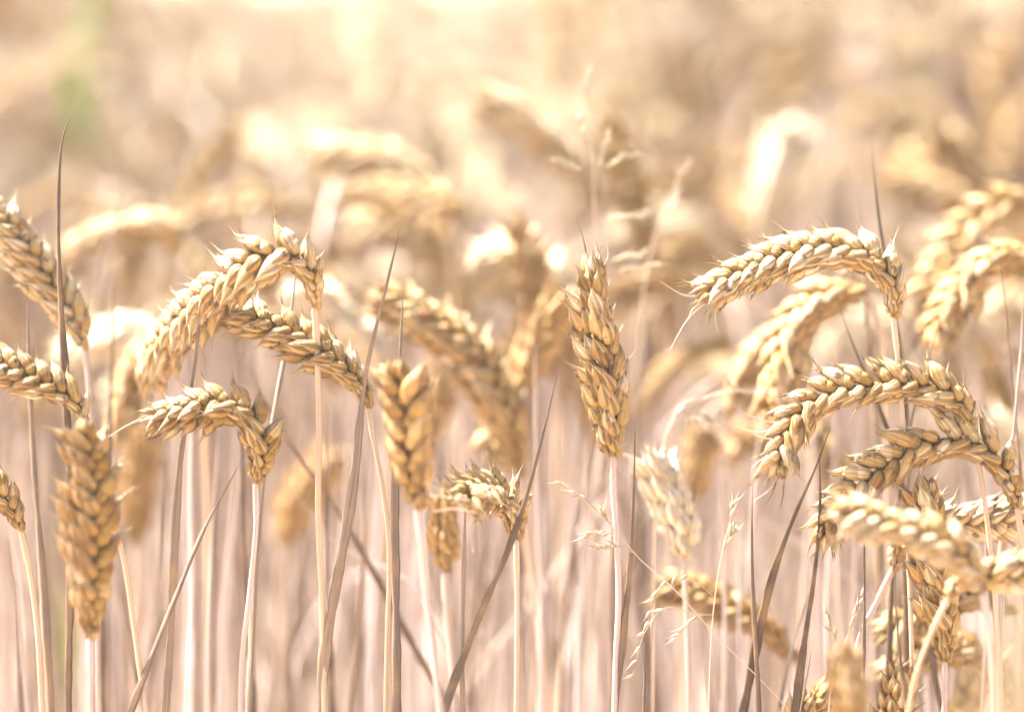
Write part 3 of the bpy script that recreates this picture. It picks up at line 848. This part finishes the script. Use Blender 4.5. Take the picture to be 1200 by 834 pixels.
low = [proto_arrays(i, 0) for i in range(len(SHAPES))]
flat = []
for sm, em, lm in low:
    cat = lambda m: (np.concatenate(m.v), np.concatenate(m.f), np.concatenate(m.uv), np.concatenate(m.r))
    flat.append([cat(m) for m in (sm, em, lm)])
MB3 = {}


def scatter(points, name, label, big=1.0):
    mats = [M_STEM, M_HUSK, M_PALE, M_BROWN, M_BLADE, M_GOLD]
    V, F, U, Q, MI = [], [], [], [], []
    n = 0
    for (x, y) in points:
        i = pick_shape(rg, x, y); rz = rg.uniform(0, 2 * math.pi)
        if rg.random() < .45: rz = math.pi + rg.normal(0, .6)
        sc = height_jit(rg, x, y); c, s = math.cos(rz), math.sin(rz)
        tx, ty = rg.normal(0, .035, 2)
        for k, (v, f, u, q) in enumerate(flat[i]):
            w = np.empty_like(v)
            w[:, 0] = (v[:, 0] * c - v[:, 1] * s + v[:, 2] * tx) * sc + x
            w[:, 1] = (v[:, 0] * s + v[:, 1] * c + v[:, 2] * ty) * sc + y
            w[:, 2] = v[:, 2] * sc
            V.append(w); F.append(f + n); U.append(u); Q.append(np.clip(q + rg.normal(0, .15), 0, 1)); n += len(v)
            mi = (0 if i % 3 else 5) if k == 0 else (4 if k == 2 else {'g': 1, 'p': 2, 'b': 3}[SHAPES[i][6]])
            MI.append(np.full(len(f), mi, np.int32))
    mb = MB(); mb.v, mb.f, mb.uv, mb.r, mb.n = V, F, U, Q, n
    me = mb.mesh(name, mats); me.polygons.foreach_set('material_index', np.concatenate(MI))
    o = bpy.data.objects.new(name, me); COL.objects.link(o)
    o['kind'] = 'stuff'; tag(o, label, 'wheat')
    return o


rest = [c for c in cells if c not in near]
far = []
y = 6.2
while y < 14:
    half = F2 * y + .8; x = -half
    while x < half:
        far.append((x + rg.uniform(-.06, .06), y + rg.uniform(-.06, .06))); x += .125
    y += .125
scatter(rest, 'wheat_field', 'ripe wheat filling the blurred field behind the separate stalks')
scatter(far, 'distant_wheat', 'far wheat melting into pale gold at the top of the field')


def canopy(x, y):
    return .70 + .05 * np.sin(x * 3.1 + np.sin(y * 2.3) * 2) * np.sin(y * 2.7 + x) + .03 * np.sin(x * 11 + y * 7)


def mat_canopy():
    m = bpy.data.materials.new('far_canopy'); m.use_nodes = True
    nt = m.node_tree; pb = nt.nodes['Principled BSDF']; pb.inputs['Roughness'].default_value = .8
    tc = nt.nodes.new('ShaderNodeTexCoord'); a = nt.nodes.new('ShaderNodeTexNoise'); a.inputs['Scale'].default_value = 6; a.inputs['Detail'].default_value = 8
    nt.links.new(tc.outputs['Object'], a.inputs['Vector'])
    r = nt.nodes.new('ShaderNodeValToRGB')
    r.color_ramp.elements[0].position = .35; r.color_ramp.elements[0].color = (.50, .37, .21, 1)
    r.color_ramp.elements[1].position = .65; r.color_ramp.elements[1].color = (.72, .56, .34, 1)
    nt.links.new(a.outputs[0], r.inputs[0]); nt.links.new(r.outputs[0], pb.inputs['Base Color'])
    return m


sheet('field_horizon', -200, 200, 13.5, 380, 300, 300, canopy, mat_canopy())

# ------------------------------------------------------------------ thin warm haze added over the field for a glow
HAZE = 0.009
if HAZE:
    bm = MB()
    x0, x1, y0, y1, z0, z1 = -420, 420, -420, 420, -1.0, 1.6
    V = np.array([[x, y, z] for x in (x0, x1) for y in (y0, y1) for z in (z0, z1)], float)
    F = np.array([[0, 1, 3, 2], [4, 6, 7, 5], [0, 4, 5, 1], [2, 3, 7, 6], [0, 2, 6, 4], [1, 5, 7, 3]])
    bm.add(V, F, np.zeros((8, 2)), 0.5)
    hm = bpy.data.materials.new('haze'); hm.use_nodes = True
    nt = hm.node_tree
    for n in list(nt.nodes): nt.nodes.remove(n)
    out = nt.nodes.new('ShaderNodeOutputMaterial'); pv = nt.nodes.new('ShaderNodeVolumePrincipled')
    pv.inputs['Color'].default_value = (1.0, .93, .84, 1); pv.inputs['Density'].default_value = HAZE; pv.inputs['Anisotropy'].default_value = .6
    nt.links.new(pv.outputs[0], out.inputs['Volume'])
    ho = bm.obj('haze', hm); ho['kind'] = 'stuff'
    for p_ in ho.data.polygons: p_.use_smooth = False
